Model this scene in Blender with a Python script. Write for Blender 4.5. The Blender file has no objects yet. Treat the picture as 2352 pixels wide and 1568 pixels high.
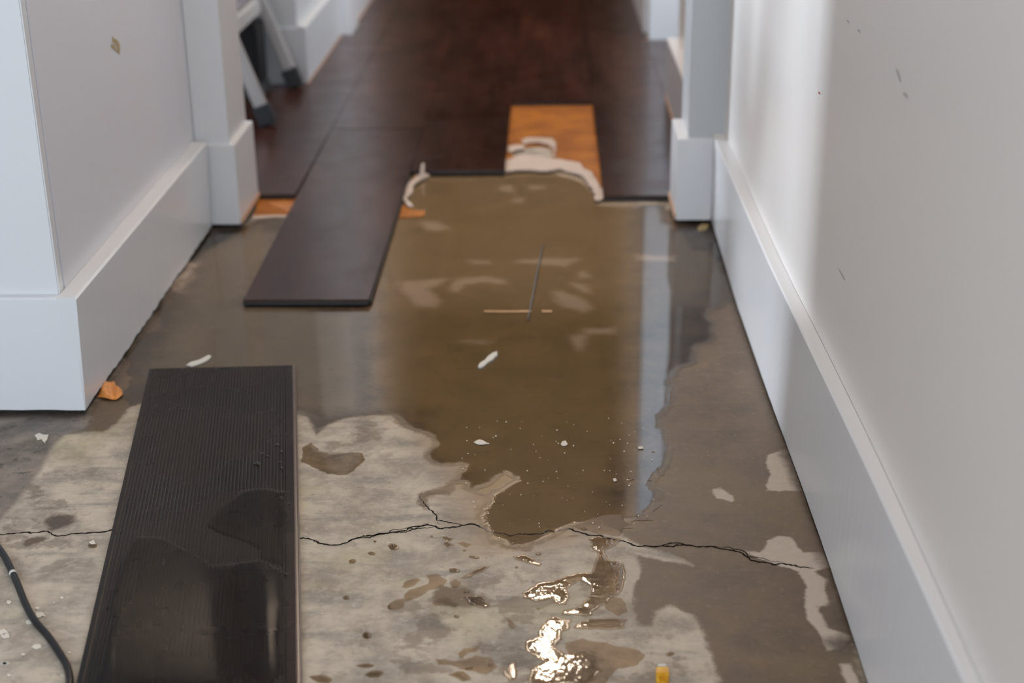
import bpy, bmesh, math, random
import numpy as np
from mathutils import Matrix, Vector, geometry

SC = bpy.context.scene
COL = SC.collection
RNG = random.Random(7)

# ------------------------------------------------------------------ camera
CAM_H = 0.94
FPX, CX, CY = 3400.0, 1176.0, 784.0
_Y = np.array([1259 - CX, -610 - CY, FPX]); _Y /= np.linalg.norm(_Y)      # hall direction
_s = math.tan(math.radians(0.7))
_D = np.array([_s, 1.0, -(_s * _Y[0] + _Y[1]) / _Y[2]]); _D /= np.linalg.norm(_D)
_X = np.cross(_D, _Y)
ROT = np.array([_X, _Y, -_D])          # camera axes (right, down, forward) -> world
cam = bpy.data.cameras.new('camera')
cam_ob = bpy.data.objects.new('camera', cam)
COL.objects.link(cam_ob)
m = np.eye(4)
m[:3, 0] = ROT @ [1, 0, 0]; m[:3, 1] = ROT @ [0, -1, 0]; m[:3, 2] = ROT @ [0, 0, -1]; m[:3, 3] = [0, 0, CAM_H]
cam_ob.matrix_world = Matrix(m.tolist())
cam.sensor_width = 36.0
cam.lens = FPX / 2352 * 36
cam.clip_start = 0.05
cam.dof.use_dof = True
cam.dof.aperture_fstop = 3.4
cam.dof.focus_distance = 1.93
SC.camera = cam_ob

# ------------------------------------------------------------------ light
VS = SC.view_settings
VS.view_transform = 'Standard'
VS.look = 'None'
VS.gamma = 1.0
VS.use_curve_mapping = False
VS.exposure = 0.62
world = bpy.data.worlds.new('sky'); SC.world = world
world.use_nodes = True
world.node_tree.nodes['Background'].inputs[0].default_value = (0.55, 0.68, 0.9, 1)
world.node_tree.nodes['Background'].inputs[1].default_value = 0.25

def window_light(name, loc, aim, w, h, power, color, spread=180):
    l = bpy.data.lights.new(name, 'AREA'); l.shape = 'RECTANGLE'
    l.size, l.size_y, l.energy, l.color = w, h, power, color
    l.spread = math.radians(spread)
    o = bpy.data.objects.new(name, l); COL.objects.link(o)
    o.location = loc
    o.rotation_euler = (Vector(aim) - Vector(loc)).to_track_quat('-Z', 'Y').to_euler()
    return o

DAY = (0.74, 0.86, 1.0)
window_light('daylight_back_window', (-1.45, -2.5, 1.45), (-1.45, 3, 1.3), 2.3, 1.4, 54, DAY)
window_light('daylight_right_window', (0.345, -0.75, 1.2), (-2, -0.75, 1.2), 1.7, 1.7, 25, (0.64, 0.81, 1.0))
window_light('daylight_side_window', (1.12, 4.36, 1.45), (0.42, 4.91, 1.2), 0.75, 1.3, 30, DAY, 125)
window_light('daylight_side_light', (-3.05, 5.88, 1.0), (0.36, 2.2, 0.42), 0.16, 0.9, 22, (0.80, 0.89, 1.0), 60)
LAMPS = [(-0.03, 5.08, 0.092, 23), (-0.2, 2.9, 0.08, 5), (-0.35, 0.5, 0.1, 5)]     # ceiling downlights x, y, radius, W

# ------------------------------------------------------------------ helpers
def ray(px, py):
    return ROT @ np.array([px - CX, py - CY, FPX])

def F(px, py, z=0.0):
    r = ray(px, py); p = r * ((z - CAM_H) / r[2]); return (float(p[0]), float(p[1]), z)

def at_x(px, py, X):
    r = ray(px, py); p = r * (X / r[0]); return (X, float(p[1]), float(p[2] + CAM_H))

def at_y(px, py, Y):
    r = ray(px, py); p = r * (Y / r[1]); return (float(p[0]), Y, float(p[2] + CAM_H))

def mesh_ob(name, verts, faces, mat=None, parent=None, smooth=False):
    me = bpy.data.meshes.new(name)
    me.from_pydata([tuple(v) for v in verts], [], faces)
    me.update()
    if smooth:
        me.polygons.foreach_set('use_smooth', [True] * len(me.polygons))
    o = bpy.data.objects.new(name, me); COL.objects.link(o)
    if mat: me.materials.append(mat)
    if parent:
        o.parent = parent
        o.matrix_parent_inverse = Matrix.Translation(-Vector(parent.location))
    return o

def bm_ob(name, bm, mat=None, parent=None, smooth=False):
    bmesh.ops.recalc_face_normals(bm, faces=bm.faces)
    me = bpy.data.meshes.new(name); bm.to_mesh(me); bm.free()
    if smooth:
        me.polygons.foreach_set('use_smooth', [True] * len(me.polygons))
    o = bpy.data.objects.new(name, me); COL.objects.link(o)
    if mat: me.materials.append(mat)
    if parent:
        o.parent = parent
        o.matrix_parent_inverse = Matrix.Translation(-Vector(parent.location))
    return o

def add_box(bm, x0, x1, y0, y1, z0, z1, bev=0.0, M=None):
    v = [bm.verts.new((x, y, z)) for z in (z0, z1) for y in (y0, y1) for x in (x0, x1)]
    fs = [(0, 2, 3, 1), (4, 5, 7, 6), (0, 1, 5, 4), (2, 6, 7, 3), (0, 4, 6, 2), (1, 3, 7, 5)]
    faces = [bm.faces.new([v[i] for i in f]) for f in fs]
    if bev > 0:
        es = list({e for f in faces for e in f.edges})
        r = bmesh.ops.bevel(bm, geom=es, offset=bev, segments=2, affect='EDGES')
        if M is not None:
            vs = list({vv for f in r['faces'] for vv in f.verts} | {vv for vv in v if vv.is_valid})
            bmesh.ops.transform(bm, matrix=M, verts=vs)
    elif M is not None:
        bmesh.ops.transform(bm, matrix=M, verts=v)

def box(name, x0, x1, y0, y1, z0, z1, mat, bev=0.0, parent=None):
    bm = bmesh.new(); add_box(bm, x0, x1, y0, y1, z0, z1, bev)
    return bm_ob(name, bm, mat, parent)

def empty(name, loc):
    o = bpy.data.objects.new(name, None); COL.objects.link(o); o.location = loc
    o.empty_display_size = 0.05
    return o

def tag(o, label, cat, group=None, kind=None):
    o['label'] = label; o['category'] = cat
    if group: o['group'] = group
    if kind: o['kind'] = kind
    return o

def struct(o):
    o['kind'] = 'structure'; return o

def tube(path, rad, n=10, caps=True):
    """verts, faces of a round tube along a list of points"""
    P = [Vector(p) for p in path]; vs = []; fs = []
    for i, p in enumerate(P):
        t = (P[min(i + 1, len(P) - 1)] - P[max(i - 1, 0)]).normalized()
        a = t.orthogonal().normalized() if abs(t.z) > 0.95 else t.cross(Vector((0, 0, 1))).normalized()
        b = t.cross(a).normalized()
        r = rad[i] if isinstance(rad, (list, tuple)) else rad
        for k in range(n):
            an = 2 * math.pi * k / n
            vs.append(p + a * (math.cos(an) * r) + b * (math.sin(an) * r))
    for i in range(len(P) - 1):
        for k in range(n):
            k2 = (k + 1) % n
            fs.append((i * n + k, i * n + k2, (i + 1) * n + k2, (i + 1) * n + k))
    if caps:
        fs.append(tuple(range(n))[::-1]); fs.append(tuple((len(P) - 1) * n + k for k in range(n)))
    return vs, fs

def smooth_path(pts, sub=8):
    """Catmull-Rom through the points"""
    P = [np.array(p, float) for p in pts]; out = []
    for i in range(len(P) - 1):
        p0, p1, p2, p3 = P[max(i - 1, 0)], P[i], P[i + 1], P[min(i + 2, len(P) - 1)]
        for k in range(sub):
            t = k / sub
            out.append(0.5 * ((2 * p1) + (-p0 + p2) * t + (2 * p0 - 5 * p1 + 4 * p2 - p3) * t * t + (-p0 + 3 * p1 - 3 * p2 + p3) * t ** 3))
    out.append(P[-1]); return out

# --- outlines on the floor
def ragged(poly, amp=0.16, target=0.004, seed=1, closed=True):
    r = random.Random(seed)
    P = [np.array(p[:2], float) for p in poly]
    while True:
        Q = []; more = False; n = len(P)
        for i in range(n if closed else n - 1):
            a, b = P[i], P[(i + 1) % n]; Q.append(a)
            d = b - a; L = float(np.hypot(*d))
            if L > target:
                nrm = np.array([-d[1], d[0]])
                Q.append((a + b) / 2 + nrm * r.uniform(-amp, amp)); more = True
        if not closed: Q.append(P[-1])
        P = Q
        if not more or len(P) > 6000: return P

def inside(poly, pts):
    poly = np.asarray(poly); pts = np.asarray(pts)
    c = np.zeros(len(pts), bool); x, y = pts[:, 0], pts[:, 1]
    a = poly; b = np.roll(poly, -1, 0)
    for (x0, y0), (x1, y1) in zip(a, b):
        if y0 == y1: continue
        c ^= ((y0 > y) != (y1 > y)) & (x < (x1 - x0) * (y - y0) / (y1 - y0) + x0)
    return c

def dist_to(poly, pts, closed=True):
    poly = np.asarray(poly); pts = np.asarray(pts)
    d = np.full(len(pts), 1e9)
    b = np.roll(poly, -1, 0) if closed else poly[1:]
    a = poly if closed else poly[:-1]
    for p, q in zip(a, b):
        v = q - p; L = max(float(v @ v), 1e-12)
        t = np.clip(((pts - p) @ v) / L, 0, 1)
        w = pts - p - t[:, None] * v
        d = np.minimum(d, w[:, 0] ** 2 + w[:, 1] ** 2)
    return np.sqrt(d)

def sdf(polys, pts, lim=0.06):
    """largest signed distance (+ inside) to any of the outlines"""
    out = np.full(len(pts), -lim)
    for poly in polys:
        poly = np.asarray([p[:2] for p in poly])
        lo, hi = poly.min(0) - lim, poly.max(0) + lim
        s = np.where((pts[:, 0] > lo[0]) & (pts[:, 0] < hi[0]) & (pts[:, 1] > lo[1]) & (pts[:, 1] < hi[1]))[0]
        if not len(s): continue
        d = dist_to(poly, pts[s]); d = np.where(inside(poly, pts[s]), d, -d)
        out[s] = np.maximum(out[s], np.clip(d, -lim, lim))
    return out

def px_poly(pts, z=0.0):
    return [F(x, y, z) for x, y in pts]

def z8(pts):   # traced in the close-up of the lower middle
    return [(800 + u / 2.6133, 968 + v / 2.6133) for u, v in pts]
def z7(pts):
    return [(u / 2.6133, 968 + v / 2.6133) for u, v in pts]
def z5(pts):
    return [(800 + u / 2.6133, 500 + v / 2.6133) for u, v in pts]
def z4(pts):
    return [(u / 2.6133, 500 + v / 2.6133) for u, v in pts]
def zo(pts):   # close-up of the torn underlay
    return [(860 + u / 3.92, 220 + v / 3.92) for u, v in pts]

# ------------------------------------------------------------------ materials
def lin(r, g, b):
    f = lambda c: (c / 255) / 12.92 if c <= 10 else (((c / 255) + 0.055) / 1.055) ** 2.4
    return (f(r), f(g), f(b), 1)

class NT:
    def __init__(s, name):
        s.mat = bpy.data.materials.new(name); s.mat.use_nodes = True
        s.t = s.mat.node_tree; s.n = s.t.nodes; s.b = s.n['Principled BSDF']
    def node(s, typ, **kw):
        nd = s.n.new(typ)
        for k, v in kw.items():
            if k.startswith('_'): setattr(nd, k[1:], v)
        for k, v in kw.items():
            if not k.startswith('_'):
                key = int(k[1:]) if k[0] == 'i' and k[1:].isdigit() else k
                s.put(nd.inputs[key], v)
        return nd
    def put(s, sock, v):
        if isinstance(v, bpy.types.NodeSocket): s.t.links.new(v, sock)
        else: sock.default_value = v
    def coords(s):
        return s.node('ShaderNodeTexCoord').outputs['Object']
    def noise(s, vec, scale, detail=4, rough=0.55, stretch=None):
        if stretch:
            mp = s.node('ShaderNodeMapping', Vector=vec, Scale=stretch); vec = mp.outputs[0]
        nd = s.node('ShaderNodeTexNoise', Vector=vec, Scale=scale, Detail=detail, Roughness=rough)
        return nd.outputs['Fac']
    def ramp(s, fac, lo, hi, a=0.0, b=1.0):
        nd = s.node('ShaderNodeMapRange', _interpolation_type='SMOOTHSTEP', i0=fac, i1=lo, i2=hi, i3=a, i4=b)
        return nd.outputs[0]
    def mix(s, fac, a, b):
        nd = s.node('ShaderNodeMix', _data_type='RGBA', _clamp_factor=True)
        s.put(nd.inputs[0], fac); s.put(nd.inputs[6], a); s.put(nd.inputs[7], b)
        return nd.outputs[2]
    def math(s, op, a, b=0.0, c=0.0):
        nd = s.node('ShaderNodeMath', _operation=op)
        s.put(nd.inputs[0], a); s.put(nd.inputs[1], b); s.put(nd.inputs[2], c)
        return nd.outputs[0]
    def attr(s, name):
        return s.node('ShaderNodeAttribute', _attribute_name=name).outputs['Fac']
    def bump(s, h, strength=0.3, dist=0.001, normal=None):
        nd = s.node('ShaderNodeBump', Strength=strength, Distance=dist, Height=h)
        if normal is not None: s.put(nd.inputs['Normal'], normal)
        return nd.outputs[0]
    def set(s, **kw):
        nm = {'color': 'Base Color', 'rough': 'Roughness', 'spec': 'Specular IOR Level', 'normal': 'Normal', 'metal': 'Metallic',
              'coat': 'Coat Weight', 'coat_rough': 'Coat Roughness', 'ior': 'IOR', 'trans': 'Transmission Weight', 'alpha': 'Alpha'}
        for k, v in kw.items(): s.put(s.b.inputs[nm[k]], v)
        return s.mat

def simple(name, col, rough=0.6, spec=0.5, var=0.06, scale=30, bump=0.0, bscale=200, metal=0):
    t = NT(name); c = t.coords()
    n = t.noise(c, scale)
    a = tuple(x * (1 - var) for x in col[:3]) + (1,); b = tuple(min(1, x * (1 + var)) for x in col[:3]) + (1,)
    kw = dict(color=t.mix(n, a, b), rough=rough, spec=spec, metal=metal)
    if bump: kw['normal'] = t.bump(t.noise(c, bscale, 3), bump, 0.0005)
    return t.set(**kw)

def paint(name, col, rough, spec=0.5, wav=0.15):
    t = NT(name); c = t.coords()
    n = t.noise(c, 2.0, 3); f = t.noise(c, 260, 2, 0.6, (1, 1, 0.25)); w = t.noise(c, 3.5, 2, 0.5, (1, 1, 0.2))
    col2 = t.mix(n, tuple(x * 0.97 for x in col[:3]) + (1,), col)
    speck = t.ramp(t.noise(c, 45, 5, 0.7), 0.735, 0.76)
    col3 = t.mix(t.math('MULTIPLY', speck, 0.35), col2, lin(120, 112, 100))
    nb = t.bump(w, wav, 0.01)
    return t.set(color=col3, rough=rough, spec=spec, normal=t.bump(f, 0.06, 0.0005, nb))

M_WALL_R = paint('satin_wall_paint', lin(226, 221, 216), 0.34, 0.5, 0.05)
M_WALL_L = paint('wall_paint', lin(212, 211, 215), 0.42, 0.5)
M_TRIM = paint('white_trim_paint', lin(216, 216, 217), 0.25, 0.5, .05)
M_POST_SHADE = paint('grey_post_shade_paint', lin(184, 186, 188), 0.36, 0.5, .05)  # grey of the right post; also paints shade onto the far left block
M_CEIL = simple('ceiling_paint', lin(200, 198, 195), 0.9, 0.2)
M_DARK = simple('bare_wall_core', lin(60, 52, 45), 0.9, 0.2, 0.2)
M_DOOR = simple('dark_wood_door', lin(70, 42, 28), 0.45, 0.4, 0.2, 12)
M_BARE = simple('bare_fibre_edge', lin(186, 150, 124), 0.8, 0.3, 0.15, 60)

def laminate_mat():
    t = NT('dark_laminate'); c = t.coords()
    at = t.attr('tone')
    off = t.node('ShaderNodeCombineXYZ', X=t.math('MULTIPLY', at, 7.0), Y=t.math('MULTIPLY', at, 13.0))
    v = t.node('ShaderNodeVectorMath', _operation='ADD', i0=c, i1=off.outputs[0]).outputs[0]
    g = t.noise(v, 60, 6, 0.65, (1, 0.06, 1)); g2 = t.noise(v, 9, 4, 0.6, (1, 0.18, 1)); g3 = t.noise(v, 300, 3, 0.6, (1, 0.03, 1))
    k = t.math('ADD', t.math('MULTIPLY', g, 0.5), t.math('MULTIPLY', g2, 0.5))
    k = t.ramp(k, 0.33, 0.68)
    k = t.math('ADD', t.math('MULTIPLY', k, 0.75), t.math('MULTIPLY', at, 0.25))
    col = t.mix(k, lin(30, 14, 9), lin(66, 36, 25))
    smudge = t.ramp(t.noise(c, 14, 5, 0.7), 0.62, 0.8)
    col = t.mix(t.math('MULTIPLY', smudge, 0.25), col, lin(80, 64, 56))
    r = t.ramp(t.noise(c, 10, 4, 0.6), 0.3, 0.7, 0.17, 0.27)
    return t.set(color=col, rough=r, spec=0.38, normal=t.bump(g3, 0.12, 0.0004))
M_LAM = laminate_mat()
M_LAMEDGE = simple('laminate_cut_edge', lin(38, 36, 36), 0.6, 0.4, 0.2, 90)

def concrete_mat():
    t = NT('concrete_slab'); c = t.coords()
    big = t.noise(c, 3.2, 5, 0.6); mid = t.noise(c, 14, 6, 0.65); fine = t.noise(c, 90, 6, 0.7); grit = t.noise(c, 520, 3, 0.7)
    streak = t.noise(c, 26, 5, 0.65, (0.35, 1.4, 1))
    col = t.mix(t.ramp(mid, 0.3, 0.72), lin(142, 131, 118), lin(198, 185, 167))
    col = t.mix(t.math('MULTIPLY', t.ramp(big, 0.5, 0.66), 0.55), col, lin(172, 160, 122))       # yellowish bloom
    col = t.mix(t.math('MULTIPLY', t.ramp(streak, 0.48, 0.72), 0.6), col, lin(118, 114, 108))     # grey trowel smears
    col = t.mix(t.math('MULTIPLY', t.ramp(fine, 0.5, 0.72), 0.5), col, lin(196, 186, 174))
    col = t.mix(t.math('MULTIPLY', t.ramp(t.noise(c, 34, 7, 0.75), 0.53, 0.68), 0.45), col, lin(118, 106, 94))
    scr = t.noise(t.node('ShaderNodeMapping', Vector=c, Rotation=(0, 0, 0.5)).outputs[0], 60, 4, 0.7, (0.12, 2.5, 1))
    col = t.mix(t.math('MULTIPLY', t.ramp(scr, 0.62, 0.72), 0.4), col, lin(200, 190, 178))
    edge = t.math('ADD', t.math('MULTIPLY', t.math('SUBTRACT', mid, 0.5), 0.035), t.math('MULTIPLY', t.math('SUBTRACT', fine, 0.5), 0.02))
    edge2 = t.math('ADD', edge, t.math('MULTIPLY', t.math('SUBTRACT', grit, 0.5), 0.006))
    # old orange/brown adhesive and darker stained slab
    brown = t.ramp(t.math('ADD', t.attr('brown'), t.math('MULTIPLY', edge, 3.0)), -0.04, 0.05)
    col = t.mix(t.math('MULTIPLY', brown, 0.7), col, t.mix(mid, lin(128, 100, 70), lin(160, 132, 98)))
    damp = t.ramp(t.math('ADD', t.attr('damp'), edge2), -0.004, 0.006)
    mottle = t.math('MULTIPLY', t.ramp(t.attr('mottle'), -0.02, 0.05), t.ramp(t.noise(c, 17, 6, 0.62, (1, 1.25, 1)), 0.51, 0.59))
    damp = t.math('MAXIMUM', damp, t.math('MULTIPLY', mottle, 0.5))
    wetcol = t.mix(t.ramp(mid, 0.3, 0.7), lin(66, 51, 36), lin(94, 75, 55))
    wetcol = t.mix(t.math('MULTIPLY', t.ramp(big, 0.48, 0.66), 0.5), wetcol, lin(104, 88, 56))
    wetcol = t.mix(t.math('MULTIPLY', t.ramp(streak, 0.52, 0.8), 0.5), wetcol, lin(104, 88, 74))
    wetcol = t.mix(t.math('MULTIPLY', brown, 0.7), wetcol, t.mix(mid, lin(130, 109, 68), lin(166, 139, 96)))
    light = t.ramp(t.math('ADD', t.attr('light'), t.math('MULTIPLY', edge, 2.0)), -0.03, 0.04)
    wetcol = t.mix(t.math('MULTIPLY', light, 0.8), wetcol, t.mix(mid, lin(124, 112, 96), lin(154, 140, 120)))
    wetcol = t.mix(t.math('MULTIPLY', t.ramp(fine, 0.52, 0.72), 0.4), wetcol, lin(122, 104, 82))
    wetcol = t.mix(t.math('MULTIPLY', t.ramp(t.noise(c, 38, 6, 0.75, (1, 1.6, 1)), 0.54, 0.7), 0.4), wetcol, lin(70, 56, 42))
    col = t.mix(damp, col, wetcol)
    pale = t.ramp(t.math('ADD', t.attr('pale'), t.math('MULTIPLY', edge2, 0.45)), -0.002, 0.003)
    col = t.mix(pale, col, t.mix(fine, lin(166, 152, 138), lin(190, 178, 164)))
    dirt = t.ramp(t.math('ADD', t.attr('dirt'), t.math('MULTIPLY', edge2, 0.6)), -0.006, 0.006)
    dcol = t.mix(t.ramp(mid, 0.35, 0.65), lin(92, 84, 78), lin(134, 122, 112))
    dcol = t.mix(t.ramp(t.noise(c, 40, 6, 0.75), 0.55, 0.66), dcol, lin(46, 40, 36))
    dcol = t.mix(t.math('MULTIPLY', t.ramp(t.noise(c, 70, 3, 0.6), 0.66, 0.7), 0.7), dcol, lin(150, 112, 86))
    col = t.mix(t.math('MULTIPLY', dirt, 0.9), col, dcol)
    grime_shade = t.ramp(t.math('ADD', t.attr('grime_shade'), t.math('MULTIPLY', edge, 1.1)), -0.010, 0.012)  # real grime, plus painted shade in the gap below the baseboards
    grime_shade_col = t.mix(t.ramp(fine, 0.35, 0.7), lin(24, 19, 16), lin(78, 64, 54))
    col = t.mix(t.math('MULTIPLY', grime_shade, 0.85), col, grime_shade_col)
    silt = t.ramp(t.math('ADD', t.attr('silt'), t.math('MULTIPLY', edge, 0.9)), -0.012, 0.014)
    col = t.mix(t.math('MULTIPLY', silt, 0.7), col, lin(186, 168, 152))
    fleck = t.ramp(t.noise(c, 150, 2, 0.5), 0.74, 0.77)
    col = t.mix(t.math('MULTIPLY', fleck, 0.5), col, lin(206, 198, 188))
    pit = t.ramp(t.noise(c, 120, 2, 0.5), 0.245, 0.22)
    col = t.mix(t.math('MULTIPLY', pit, 0.6), col, lin(60, 50, 42))
    wet = t.math('MULTIPLY', damp, t.math('SUBTRACT', 1.0, pale))
    rough = t.mix(wet, (0.72, 0.72, 0.72, 1), (0.45, 0.45, 0.45, 1))
    rough = t.math('ADD', rough, t.math('MULTIPLY', t.math('SUBTRACT', mid, 0.5), 0.2))
    h = t.math('ADD', t.math('MULTIPLY', fine, 0.6), t.math('MULTIPLY', grit, 0.4))
    return t.set(color=col, rough=rough, spec=0.5, normal=t.bump(h, 0.25, 0.0008))
M_CONC = concrete_mat()

def water_mat(name, tint, grain=1.0, swell=0.0, rim=(0.003, 0.014), ior=1.36):
    """clear film of water: see-through with a fresnel mirror; grains of the slab poke through where it is thin"""
    t = NT(name); c = t.coords(); t.n.remove(t.b)
    out = t.n['Material Output']
    d = t.attr('depth')
    n1 = t.noise(c, 420, 3, 0.7); n2 = t.noise(c, 1.6, 2, 0.5); n3 = t.noise(c, 110, 3, 0.6); n4 = t.noise(c, 55, 3, 0.6)
    thin = t.ramp(t.math('ADD', d, t.math('MULTIPLY', t.math('SUBTRACT', n3, 0.5), rim[1] * 1.2)), rim[0], rim[1], 1.0, 0.0)
    hh = t.math('ADD', t.math('MULTIPLY', t.math('MULTIPLY', n1, thin), 0.55 * grain), t.math('MULTIPLY', n1, 0.012 * grain))
    nb = t.bump(hh, 0.8, 0.0009)
    nb = t.bump(n2, 0.02, 0.01, nb)
    if swell: nb = t.bump(n4, swell, 0.001, nb)
    fr = t.node('ShaderNodeFresnel', IOR=ior, Normal=nb)
    rg = t.math('ADD', t.math('MULTIPLY', thin, 0.26), 0.04)
    gl = t.node('ShaderNodeBsdfGlossy', Color=(1, 1, 1, 1), Roughness=rg, Normal=nb)
    tr = t.node('ShaderNodeBsdfTransparent', Color=tint)
    mx = t.node('ShaderNodeMixShader', i0=fr.outputs[0], i1=tr.outputs[0], i2=gl.outputs[0])
    t.t.links.new(mx.outputs[0], out.inputs[0])
    return t.mat
M_WATER = water_mat('water_film', (0.99, 0.975, 0.94, 1))
M_WATER_F = water_mat('thin_wet_film', (0.90, 0.82, 0.71, 1), 1.5, 0.0, (0.02, 0.05), 1.33)
M_WATER_Q = water_mat('still_puddle_water', (0.74, 0.67, 0.55, 1), 0.3, 0.0, (0.0005, 0.002), 1.25)
M_WATER_P = water_mat('puddle_water', (0.72, 0.64, 0.52, 1), 1.0, 0.5, (0.0006, 0.0035))
M_WATER_CLEAR = water_mat('clear_water', (0.95, 0.94, 0.92, 1), 0.25, 0, (0.003, 0.014), 1.2)

M_CRACK = simple('crack_void', lin(34, 27, 22), 0.95, 0.1, 0.3, 300)
M_CHIP = simple('white_paint_chip', lin(214, 206, 192), 0.6, 0.4, 0.1, 200)
M_FOAM = simple('white_underlay_foam', lin(192, 174, 160), 0.75, 0.3, 0.08, 120, 0.3, 500)
M_SCRAP = simple('crumpled_orange_scrap', lin(206, 132, 62), 0.4, 0.5, 0.45, 160, 0.4, 300)
M_RUBBER = simple('dark_rubber', lin(46, 48, 52), 0.6, 0.4)
M_LADDER = simple('ladder_grey_paint', lin(168, 167, 165), 0.4, 0.5)
M_TREAD = simple('ladder_tread_grip', lin(86, 78, 80), 0.8, 0.3, 0.15, 200)
M_BLACK = simple('black_plastic', lin(14, 15, 18), 0.5, 0.3)
M_CABLE = simple('black_cable_sheath', lin(13, 11, 11), 0.35, 0.3)
M_WIRE = simple('grey_wire', lin(62, 56, 50), 0.5, 0.4)
M_SPLINT = simple('wood_splinter', lin(176, 138, 98), 0.7, 0.3)
M_CAULK = simple('white_caulk', lin(206, 204, 196), 0.45, 0.4)
M_STAIN = simple('yellow_glue_stain', lin(170, 150, 105), 0.5, 0.4, 0.2, 300)
M_SCUFF = simple('grey_scuff', lin(176, 172, 167), 0.6, 0.3)
M_REDMARK = simple('red_mark', lin(170, 60, 50), 0.6, 0.3)

def orange_mat():
    t = NT('orange_underlay_film'); c = t.coords()
    br = t.node('ShaderNodeTexBrick', Vector=c, Scale=1.0, i1=(1, 1, 1, 1), i2=(1, 1, 1, 1), i3=(0.3, 0.3, 0.3, 1))
    br.inputs['Brick Width'].default_value = 0.006; br.inputs['Row Height'].default_value = 0.006
    br.inputs['Mortar Size'].default_value = 0.0008; br.offset = 0
    n = t.noise(c, 9, 4, 0.6); n2 = t.noise(c, 60, 4, 0.6)
    col = t.mix(t.ramp(n, 0.35, 0.68), lin(140, 76, 8), lin(184, 112, 22))
    col = t.mix(t.math('MULTIPLY', n2, 0.3), col, lin(200, 124, 40))
    grid = t.node('ShaderNodeSeparateColor', Color=br.outputs[0]).outputs[0]
    col = t.mix(t.math('MULTIPLY', t.math('SUBTRACT', 1.0, grid), 0.4), col, lin(104, 54, 6))
    return t.set(color=col, rough=0.5, spec=0.25, normal=t.bump(grid, 0.4, 0.0008))
M_ORANGE = orange_mat()

def amber_mat():
    t = NT('amber_plastic'); c = t.coords()
    col = t.mix(t.ramp(t.noise(c, 160, 3), 0.35, 0.65), lin(212, 140, 10), lin(244, 190, 50))
    t.b.inputs['Transmission Weight'].default_value = 0.25
    return t.set(color=col, rough=0.15, spec=0.6)
M_AMBER = amber_mat()

def backing_mat():
    t = NT('dark_plank_backing'); c = t.coords()
    n = t.noise(c, 7, 4, 0.6); s = t.noise(c, 40, 4, 0.6, (1, 0.3, 1))
    col = t.mix(t.ramp(n, 0.3, 0.7), lin(24, 16, 12), lin(36, 26, 20))
    col = t.mix(t.math('MULTIPLY', t.ramp(s, 0.55, 0.8), 0.4), col, lin(58, 46, 38))
    return t.set(color=col, rough=t.ramp(n, 0.3, 0.7, 0.22, 0.34), spec=0.16, normal=t.bump(t.noise(c, 700, 2), 0.1, 0.0003))
M_BACK = backing_mat()

# ------------------------------------------------------------------ setting: walls
CEIL = 2.45
XW = -0.719            # left wall plane
LB_F = F(197, 942, .008)
YL = LB_F[1]           # front of the near left corner
def solid(name, x0, x1, y0, y1, z0, z1, mat, bev=0.0015, parent=None):
    return struct(box(name, x0, x1, y0, y1, z0, z1, mat, bev, parent))

def strip(name, stations, mat, closed_ends=True, parent=None):
    """a board swept along the hall; each station = list of (x, y, z) around its cross-section"""
    n = len(stations[0]); vs = [p for s in stations for p in s]; fs = []
    for i in range(len(stations) - 1):
        for k in range(n):
            k2 = (k + 1) % n
            fs.append((i * n + k, (i + 1) * n + k, (i + 1) * n + k2, i * n + k2))
    fs.append(tuple(range(n))); fs.append(tuple(range((len(stations) - 1) * n, len(stations) * n))[::-1])
    bm = bmesh.new(); bv = [bm.verts.new(v) for v in vs]
    for f in fs: bm.faces.new([bv[i] for i in f])
    bmesh.ops.recalc_face_normals(bm, faces=bm.faces)
    return bm_ob(name, bm, mat, parent)

# right wall: slightly wavy plaster, seen along its length
yr = [-2.6, -1.0, 0.3, 1.07, 1.43, 1.8, 2.15, 2.5, 2.8, 3.10]
xr_w = [.366, .366, .366, .365, .3655, .361, .354, .354, .355, .356]
def lerp(y, ys, xs): return float(np.interp(y, ys, xs))
ys = list(np.linspace(-2.6, 3.10, 60))
def sm(y):   # gentle smoothing of the wall line
    return float(np.mean([lerp(y + d, yr, xr_w) for d in (-.12, -.06, 0, .06, .12)]))
struct(strip('wall_right', [[(sm(y), y, -.02), (sm(y), y, CEIL), (.46, y, CEIL), (.46, y, -.02)] for y in ys], M_WALL_R))
yb_ = [-2.6, .3, 1.32, 1.578, 1.734, 2.061, 2.44, 2.89, 2.93]
xb_ = [.336, .336, .3365, .338, .337, .3325, .330, .335, .335]
xt_ = [-2.6, .3, 1.07, 1.18, 1.43, 1.8, 2.15, 2.8, 2.93]
xt_v = [.352, .352, .3515, .351, .348, .341, .3345, .331, .331]
rr = random.Random(3)
st = []
for y in np.linspace(-2.58, 2.935, 220):
    zb = .008 + rr.uniform(-.0005, .0005); xbt = lerp(y, yb_, xb_) + rr.uniform(-.00008, .00008); xtt = lerp(y, xt_, xt_v); zt = .1935 if y < 1.6 else .1935 - .0035 * min(1, (y - 1.6) / .8)
    w = sm(y) - .0005
    st.append([(xbt, y, zb), (xbt + (xtt - xbt) * .97, y, zt - .0025), (xtt + .002, y, zt), (w, y, zt), (w, y, zb)])
struct(strip('baseboard_right', st, M_TRIM))

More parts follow.
